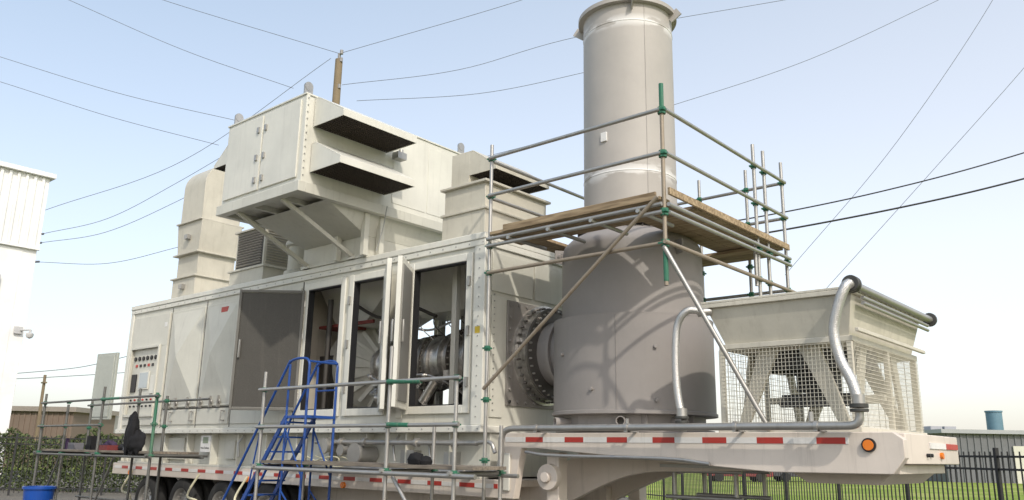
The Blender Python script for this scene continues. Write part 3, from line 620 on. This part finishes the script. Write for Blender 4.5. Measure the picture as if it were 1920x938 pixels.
# ------------------------------------------------------------------ scaffold around stack
K=empty("scaffolding_platform"); ZP=4.60
t=MB(); cp=MB()
def tube(p0,p1,m=0,r=.026): t.cyl(p0,p1,r,n=12,m=m)
def coup(p,ax='z',s=1.0):
    p=V(p); cp.cyl(p-up*.035*s,p+up*.035*s,.042*s,n=8); cp.box(p.x-.05*s,p.x+.05*s,p.y-.05*s,p.y+.05*s,p.z-.01,p.z+.012)
ys,yf=8.4,12.0; xa,xb=-7.72,-4.88
tube((xa,ys,0),(xa,ys,5.98)); tube((xb,ys,3.55),(xb,ys,6.1),1)
cp.cyl((xb,ys,5.75),(xb,ys,6.12),.03,n=10); cp.cyl((xb,ys,3.6),(xb,ys,4.05),.031,n=10)
for z in (5.19,5.76): tube((xa,ys-.05,z),(xb,ys-.05,z)); tube((xb+.05,ys,z),(xb+.05,yf,z)); tube((xa,yf,z),(xb,yf,z)); tube((xa-.05,ys,z),(xa-.05,yf,z))
tube((xa,ys-.03,4.06),(xb,ys-.03,4.06),1); tube((xb+.05,ys-.1,4.06),(xb+.05,yf+.2,4.04),1); tube((xa,yf,4.06),(xb,yf,4.06))
for z in (4.46,4.56): tube((xa,ys-.06,z-.02),(xb,ys-.06,z-.02)); tube((xb+.06,ys,z-.02),(xb+.06,yf,z-.02))
for x,y in ((xb,yf),(xb,11.35),(xb,11.0),(-5.47,yf),(-6.3,yf),(xa,yf)):
    tube((x,y,3.6 if x>-7 else 0),(x,y,6.1)); 
    for z in (4.06,4.5,5.19,5.76): coup((x,y,z))
for z in (4.06,4.45,5.19,5.76): coup((xa,ys,z)); coup((xb,ys,z),s=1.25)
for z in (3.0,2.3,1.5): coup((xa,ys,z))
for x in (-7.3,-6.6,-5.9,-5.2): tube((x,ys-.1,4.5),(x,9.15,4.5))
tube((-7.70,ys-.08,2.44),(-4.92,ys-.09,4.63),2,.024)
tube((xb,ys-.04,4.02),(-3.93,8.9,1.9),0,.028); 
tube((-5.2,11.9,3.9),(-4.0,11.9,3.9)); tube((xb,10.9,3.95),(-4.88,10.9,4.6))
t.make("steel_tubes",K,[STL,RUST,RUST])
cp.make("green_couplers",K,GRN)
b=MB()
def planks(x0,x1,y0,y1,n,axis,z=4.58,m=0):
    for i in range(n):
        e=random.uniform(-.06,.06); dz=random.uniform(0,.008)
        if axis=='x':
            w_=(y1-y0)/n; b.box(x0+e,x1+e,y0+w_*i+.004,y0+w_*(i+1)-.004,z+dz,z+.045+dz,m)
        else:
            w_=(x1-x0)/n; b.box(x0+w_*i+.004,x0+w_*(i+1)-.004,y0+e,y1+e,z+dz,z+.045+dz,m)
planks(-7.68,-4.9,8.36,9.1,3,'x',4.60); planks(-5.72,-4.86,9.15,11.9,3,'y',4.65); planks(-7.7,-5.0,11.35,12.0,3,'x',4.60)
b.box(-7.4,-4.95,8.31,8.345,4.60,4.70,0); b.box(-4.83,-4.795,8.4,11.95,4.66,4.75,0); planks(-7.75,-7.35,9.12,11.3,2,'y',4.65)
b.make("wood_planks",K,WOOD,.004)
K2=empty("access_scaffold")
t=MB();cp=MB(); yl,yh=7.4,8.25
for x,zt in ((-11.52,2.78),(-8.55,2.98),(-7.3,2.52)):
    tube((x,yl,0),(x,yl,zt)); 
    for z in (1.35,1.93,2.5): coup((x,yl,z))
for x in (-11.52,-8.55,-7.3): tube((x,yh,0),(x,yh,1.95)); tube((x,yl-.1,1.35),(x,yh+.1,1.35)); coup((x,yh,1.35))
for z in (2.5,1.93): tube((-11.6,yl-.045,z),(-7.2,yl-.045,z))
tube((-11.6,yl-.045,1.32),(-6.9,yl-.045,1.32),0,.03); tube((-11.6,yh,1.32),(-7.0,yh,1.32)); tube((-8.45,yl+.03,1.28),(-7.35,yl+.03,.1)); tube((-11.5,yl+.03,.3),(-8.6,yl+.03,.3))
cp.cyl((-8.55,yl-.045,2.5),(-7.9,yl-.045,2.48),.03,n=10); cp.cyl((-8.5,yl-.05,1.94),(-8.1,yl-.05,1.93),.03,n=10)
t.make("steel_tubes",K2,[STL,RUST,RUST]); cp.make("green_couplers",K2,GRN)
b=MB(); planks(-11.6,-7.1,7.46,8.2,3,'x',1.385); b.make("wood_planks",K2,WOOD2,.004)
b=MB()
for c,r in (((-8.3,7.7,1.5),.12),((-8.17,7.75,1.48),.09)):
    b.lathe(c,(0,0,1),[(0.001,-r*.6),(r*.9,-r*.5),(r,0),(r*.7,r*.6),(0.001,r*.8)],14)
b.make("tool_bag",empty("black_tool_bag"),CLOTH)
# ------------------------------------------------------------------ blue ladder
Lp=empty("rolling_step_ladder"); b=MB(); xe=-10.5
for y in (7.48,8.0):
    b.path(spl([(-12.75,y,.55),(-12.55,y,.80),(-11.15,y,2.74),(-11.02,y,2.90),(-10.88,y,2.95),(xe-.12,y,2.95),(xe-.01,y,2.88),(xe,y,2.7)],6)+[V((xe,y,.1))],.020,10)
    b.path([(-12.75,y,.55),(-12.45,y,.3)],.02,8)
    b.beam((-12.62,y,.0),(-11.0,y,2.08),.03,.07); b.path([(-11.0,y,2.88),(-11.0,y,.1)],.018,8)
    b.path([(-12.45,y,.05),(xe,y,.1)],.02,8); b.path([(-11.0,y,1.0),(xe,y,.6)],.013,8); b.path([(-11.0,y,1.9),(xe,y,1.2)],.013,8); b.path([(-11.9,y,.9),(-11.65,y,1.95)],.013,8)
    b.path([(-11.0,y,2.5),(xe,y,2.5)],.014,8)
for k in range(9):
    s_=(k+1)/9.4; x=-12.62+1.62*s_; z=2.08*s_; b.box(x-.07,x+.11,7.48,8.0,z,z+.025)
b.box(-11.03,xe+.03,7.48,8.0,2.06,2.10); b.path([(xe,7.48,2.9),(xe,8.0,2.9)],.018,8)
for z in (.6,1.3): b.path([(xe,7.48,z),(xe,8.0,z)],.016,8)
for x in (-12.4,xe-.02):
    for y in (7.43,8.05): b.cyl((x,y-.02,.06),(x,y+.02,.06),.06,n=14)
b.make("ladder_frame",Lp,BLU)
# ------------------------------------------------------------------ left scaffold workbench
K3=empty("scaffold_workbench"); t=MB();cp=MB()
for x,y,z in ((-19.9,7.3,2.7),(-18.9,7.4,2.45),(-17.0,7.3,2.75),(-14.8,7.3,2.55),(-19.9,8.3,2.6),(-17.6,8.3,2.8),(-16.2,8.2,2.6)):
    tube((x,y,0),(x,y,z),1); 
    for q in (1.45,2.0,2.5): coup((x,y,q))
for y in (7.3,8.3):
    for z in (1.42,2.0,2.5,.5): 
        if y>8 and z in(2.0,): continue
        tube((-20,y-.04,z),(-14.7 if z!=2.0 else -16.9,y-.04,z),1,.022)
for x in (-19.9,-17.0,-14.8): tube((x,7.2,1.45),(x,8.4,1.45),1)
for x in (-19.7,-17.2): tube((x,7.33,.1),(x+.9,7.33,1.4),1,.018)
cp.cyl((-17,7.26,2.5),(-16.2,7.26,2.5),.025,n=10); cp.cyl((-14.8,7.3,1.5),(-14.8,7.3,2.56),.028,n=10)
t.make("steel_tubes",K3,[STL,paint("dark_scaffold_tube",(.16,.16,.15),.5,metal=.5,dirt=.5),RUST]); cp.make("green_couplers",K3,GRN)
b=MB(); planks(-19.9,-14.8,7.35,8.25,4,'x',1.47); b.make("wood_planks",K3,WOOD2,.004)
def lump(b,c,sx_,sy_,sz_,m=0,seed=0,n=24,k=18):
    rnd=random.Random(seed); ph=[rnd.uniform(0,6) for _ in range(8)]; P=[];F=[]
    for i in range(k+1):
        th=math.pi*i/k
        for j in range(n):
            a=2*math.pi*j/n; r=1+.12*math.sin(3*a+ph[0]+2*th)+.09*math.sin(5*a+ph[1])*math.sin(3*th+ph[2])+.05*math.sin(8*th+ph[3]+a)+.04*math.sin(9*a+ph[4]+5*th)
            P.append((c[0]+sx_*r*math.sin(th)*math.cos(a),c[1]+sy_*r*math.sin(th)*math.sin(a),c[2]+sz_*r*math.cos(th)))
    for i in range(k):
        for j in range(n): F.append((i*n+j,(i+1)*n+j,(i+1)*n+(j+1)%n,i*n+(j+1)%n))
    b.add(P,F,m)
b=MB(); lump(b,(-15.6,7.3,1.86),.15,.09,.34,0,3); lump(b,(-15.5,7.36,1.68),.2,.12,.2,0,5); lump(b,(-15.75,7.3,1.75),.07,.06,.28,0,6); b.make("hanging_jacket",empty("black_jacket"),CLOTH,ang=80)
b=MB(); lump(b,(-16.6,7.7,1.57),.22,.16,.08,0,8); lump(b,(-17.6,7.8,1.6),.16,.14,.10,1,9); lump(b,(-16.2,7.6,1.56),.2,.15,.07,2,4); lump(b,(-18.4,7.8,1.57),.2,.14,.08,0,1)
b.box(-17.2,-16.8,7.4,7.8,1.52,1.62,3); b.box(-18.0,-17.8,7.5,7.7,1.52,1.8,0); b.box(-18.9,-18.6,7.5,7.7,1.52,1.66,2); b.cyl((-17.4,7.5,1.52),(-17.4,7.5,1.72),.05,m=2); b.cyl((-19.2,7.6,1.52),(-19.2,7.6,1.75),.04,m=1)
b.make("bags_and_tools",empty("tool_bags"),[CLOTH,paint("purple_cloth",(.05,.03,.07),.9),paint("grey_cloth",(.16,.16,.18),.9),paint("dull_red_case",(.16,.03,.03),.6)],ang=80)
b=MB(); b.lathe((-19.0,7.1,0),(0,0,1),[(0,.02),(.24,.02),(.29,.72),(.32,.72),(.32,.77),(.28,.77),(.23,.06),(0,.06)],28); b.make("bin_body",empty("blue_waste_bin"),paint("blue_plastic",(.01,.07,.35),.35))
b=MB(); b.obox((-20.2,8.65),(1,.12),.42,.03,2.2,3.75); b.obox((-20.2,8.61),(1,.12),.36,.01,2.26,3.69)
b.box(-20.2,-19.55,9.0,11.4,1.9,2.3); b.make("end_cabinet_door",E,paint("grey_green_paint",(.40,.42,.38),.5),.006)
# ------------------------------------------------------------------ fences
Fz=empty("metal_picket_fence"); b=MB()
def fence(p0,p1,h,sp=.13):
    p0=V(p0);p1=V(p1);L_=(p1-p0).length; d=(p1-p0)/L_; n=int(L_/sp)
    for i in range(n+1):
        q=p0+d*(L_*i/n); r=.009
        if i%19==0: b.obox(q,d,.03,.03,0,h+.06); continue
        b.obox(q,d,r,r,.08,h)
    for z in (.22,h-.28,h-.08): b.beam(p0+up*z,p1+up*z,.03,.035)
fence((-1.2,14.0,0),(-15.8,26.6,0),1.76); fence((-15.8,26.6,0),(-27,33,0),1.76,.16)
b.make("pickets_and_rails",Fz,BLK)
Fz=empty("metal_picket_fence"); b=MB(); fence((-31.5,8,0),(-27.0,17.0,0),1.9,.14); b.make("pickets_and_rails",Fz,BLK)
# ------------------------------------------------------------------ hedge
b=MB(); rnd=random.Random(4)
p0=G(31,-19.5);p1=G(31,-6)
for i in range(30000):
    s_=rnd.random(); q=p0.lerp(p1,s_); hh=1.95+.14*math.sin(s_*23)+.1*math.sin(s_*61+1)+.07*math.sin(s_*140); z=hh*(rnd.random()**.75); wd=.75*math.sqrt(max(0,1-(z/hh)**4))
    q=q+fh*rnd.uniform(-wd,wd)+up*z; s2=rnd.uniform(.035,.07)
    a=V((rnd.gauss(0,1),rnd.gauss(0,1),rnd.gauss(0,1))).normalized(); c=a.cross(V((rnd.gauss(0,1),rnd.gauss(0,1),rnd.gauss(0,1)))).normalized()
    b.add([q-a*s2,q+c*s2*.6,q+a*s2,q-c*s2*.6],[(0,1,2,3)])
b.make("hedge",None,LEAF)
# ------------------------------------------------------------------ buildings
W=empty("white_industrial_building"); b=MB()
b.box(-60,-37.42,-14,12.5,0,9.6); b.box(-60,-37.36,-14,12.55,9.6,12.75); b.box(-60.2,-37.15,-14.2,12.72,12.75,12.95)
y=-14
while y<12.5: b.box(-37.36,-37.28,y,y+.11,9.65,12.72); y+=.32
for y in [-14+k*1.0 for k in range(26)]: b.box(-37.42,-37.40,y,y+.96,.3,9.54)
b.box(-37.42,-37.26,-14,12.56,9.56,9.64)
b.make("walls_and_roof",W,BWHT,.01)
b=MB(); b.cyl((-37.4,12.3,6.15),(-36.75,12.5,6.15),.035,n=10); b.cyl((-36.75,12.5,6.15),(-36.75,12.5,6.0),.05,n=12); b.lathe((-36.75,12.5,5.8),(0,0,1),[(0.001,-.02),(.1,.02),(.14,.1),(.14,.2),(.05,.24)],18); b.box(-37.4,-37.3,12.1,12.4,6.0,6.3)
b.box(-37.4,-37.2,10.9,11.25,7.6,8.3,0)
b.make("security_camera",W,[paint("camera_housing",(.5,.5,.5),.4)],.01)
W=empty("brown_metal_warehouse"); b=MB(); c=G(70,-41); b.obox(c,rt,9,8,0,4.0); b.obox(c,rt,9.3,8.3,4.0,4.35,1)
for i in range(44): b.obox(c-fh*8.03+rt*(-8.9+i*.41),rt,.05,.03,0,4.0)
b.make("warehouse_body",W,[CHAR,paint("warehouse_roof",(.3,.26,.23),.6)])
W=empty("grey_warehouse"); b=MB(); c=G(74,50); b.obox(c,rt,16,8,0,3.7); b.obox(c,rt,16.4,8.4,3.7,4.0,1)
for i in range(60): b.obox(c-fh*8.04+rt*(-15.8+i*.53),rt,.06,.03,0,3.7)
for l in (-13,-11.8): b.obox(c+rt*l,rt,.5,1,4.0,4.5,1)
b.obox(c-fh*8.1+rt*-9,rt,1.8,.06,0,2.8,2)
b.make("warehouse_body",W,[GBLD,paint("pale_roof_edge",(.35,.36,.38),.5),WHT])
W=empty("teal_tank"); b=MB(); c=G(86,49.6); b.lathe((c.x,c.y,0),(0,0,1),[(0.001,0),(.75,0),(.75,6.5),(.82,6.5),(.82,6.65),(.0,6.7)],28); b.make("tank_shell",W,TEAL)
W=empty("low_roof_shed"); b=MB(); c=G(90,32); b.obox(c,rt,12,5,0,2.9); b.obox(c,rt,12.3,5.3,2.9,3.1,1); b.make("shed_body",W,[WHT,GBLD])
def car(l,D,col):
    o=empty("parked_car"); b=MB(); c=G(D,l)
    prof=[(-2.2,.35),(-2.25,.7),(-2.1,.85),(-1.3,.93),(-.7,1.38),(.8,1.42),(1.5,1.0),(2.15,.88),(2.25,.6),(2.2,.35)]
    P=[];n=len(prof)
    for s_ in (-.85,.85):
        for a,z in prof: q=c+rt*a+fh*s_*(.82 if z>1.1 else 1); P.append((q.x,q.y,z))
    b.add(P,[tuple(range(n)),tuple(range(2*n-1,n-1,-1))]+[(i,i+n,(i+1)%n+n,(i+1)%n) for i in range(n)])
    q=c-fh*.80; wp=[(-1.15,.95),(-.62,1.33),(.72,1.36),(1.3,1.0)]; P=[((q+rt*a+fh*.1*(z-.95)*1.2-fh*.06).x,(q+rt*a+fh*.1*(z-.95)*1.2-fh*.06).y,z) for a,z in wp]; b.add(P,[(0,1,2,3)],1)
    for a in (-1.4,1.4):
        q=c+rt*a; b.cyl((q-fh*.9+up*.33),(q-fh*.66+up*.33),.33,n=18,m=2); b.cyl((q+fh*.66+up*.33),(q+fh*.9+up*.33),.33,n=18,m=2)
    b.make("body",o,[paint("car_paint",col,.3),BLK,TYR],.03)
car(15.5,58,(.22,.03,.03)); car(20.6,60,(.05,.05,.06)); car(25.4,60,(.5,.5,.5))
# ------------------------------------------------------------------ poles & wires
Pp=empty("utility_pole"); b=MB(); px,py=-37.4,27.1
b.cyl((px,py,0),(px,py,24.1),.30,.22,n=16); b.make("timber_pole",Pp,BROWN)
b=MB(); b.cyl((px,py,24.1),(px,py,24.5),.09,n=10); b.cyl((px-.2,py,24.0),(px+.25,py,24.0),.05,n=8)
for z in (23.9,24.4,22.2): b.cyl((px+.2,py,z),(px+.2,py,z+.25),.1,n=10)
b.make("insulators",Pp,paint("insulator",(.25,.24,.24),.3))
Wr=empty("power_lines"); b=MB(); bk=MB()
def wire(pts,r=.015,bb=None):
    bb=bb or b
    bb.path(spl(pts,10),r,6)
top=(-37.4,27.1,24.5)
wire([top,(-28.7,34.6,28.5),(-22,40.5,32.5)]); wire([top,(-46,19.6,28),(-52,14.5,31)]); wire([(-50.2,16,27.9),(-44.5,21,24.6),(-39.3,25.4,22.2)])
wire([(-56,11,25.3),(-52.8,13.7,24),(-47,18.8,21.7),(-41.6,23.5,20.1)]); wire([(-56,11,23.6),(-52.6,13.9,22.4),(-47.2,18.5,20.2),(-42.4,22.8,18.6)])
wire([(-49.5,16.6,14.5),(-43.7,21.6,17.7),(-37.8,26.8,24.2)]); wire([(-49.5,16.6,13.1),(-46.8,19,14.1),(-44,21.3,16.2),(-41,24,19)]); wire([(-49.6,16.6,12.6),(-46.8,19,13.3),(-43.8,21.5,15.2),(-41,24,17.5)]); wire([(-49.5,16.6,11.5),(-46.6,19.2,11.5),(-43.8,21.5,12.4),(-41,24,13.6)])
wire([(-37.2,27.3,22.5),(-32,31.8,23.6),(-26.5,36.5,25.9),(-16.5,45.3,28.8),(-8,53,31.5)]); wire([(-36.5,27.9,21.5),(-31.1,32.6,22.1),(-26.6,36.5,23.5),(-24,38.8,24.6)])
wire([(-33,31,17.6),(-31,32.7,18.1),(-26,36.9,20),(-22.4,40.1,21.6),(-16.2,45.5,24.7),(-9.6,51.2,29.1),(-5,55,32)])
wire([(-12,29.3,8.2),(-8.5,32.3,13.5),(-5,35.4,20),(-3,37.2,25)],.011); wire([(-10.9,30.3,7.7),(-7.7,33.1,12.2),(-4.4,36,16.9),(-1,39,22)],.011)
wire([(-14,22.2,8.6),(-11.5,24.4,9.1),(-7.9,27.6,10.2),(-4,30.9,11.7),(2,36,14.5)],.024,bk); wire([(-13,23.2,8.3),(-10.9,25,8.7),(-7.3,28.1,9.7),(-4.1,30.9,10.8),(2,36.2,13.2)],.032,bk)
wire([(-67,21.2,6.5),(-65.9,22.2,6.6),(-62.7,25,7.1),(-60.1,27.3,8)],.025); wire([(-67,21.2,6.2),(-65.9,22.2,6.2),(-62.7,25,6.5),(-60,27.4,6.8)],.025)
for p in ((-49.5,16.6,13.1),(-49.6,16.6,12.6),(-49.5,16.6,11.5)): b.cyl(V(p)-V((.12,.1,.0)),V(p)+V((.12,.1,.02)),.06,n=8)
wm=paint("wire_aluminium",(.14,.15,.17),.7,dirt=0,spec=.1); b.make("thin_conductors",Wr,wm); bk.make("cable_bundles",Wr,BLK)
Pp=empty("utility_pole"); b=MB(); b.cyl((-64.5,23.4,0),(-64.6,23.4,6.5),.13,.1,n=10); b.box(-64.9,-64.3,23.3,23.5,5.9,6.0); b.make("timber_pole",Pp,BROWN)
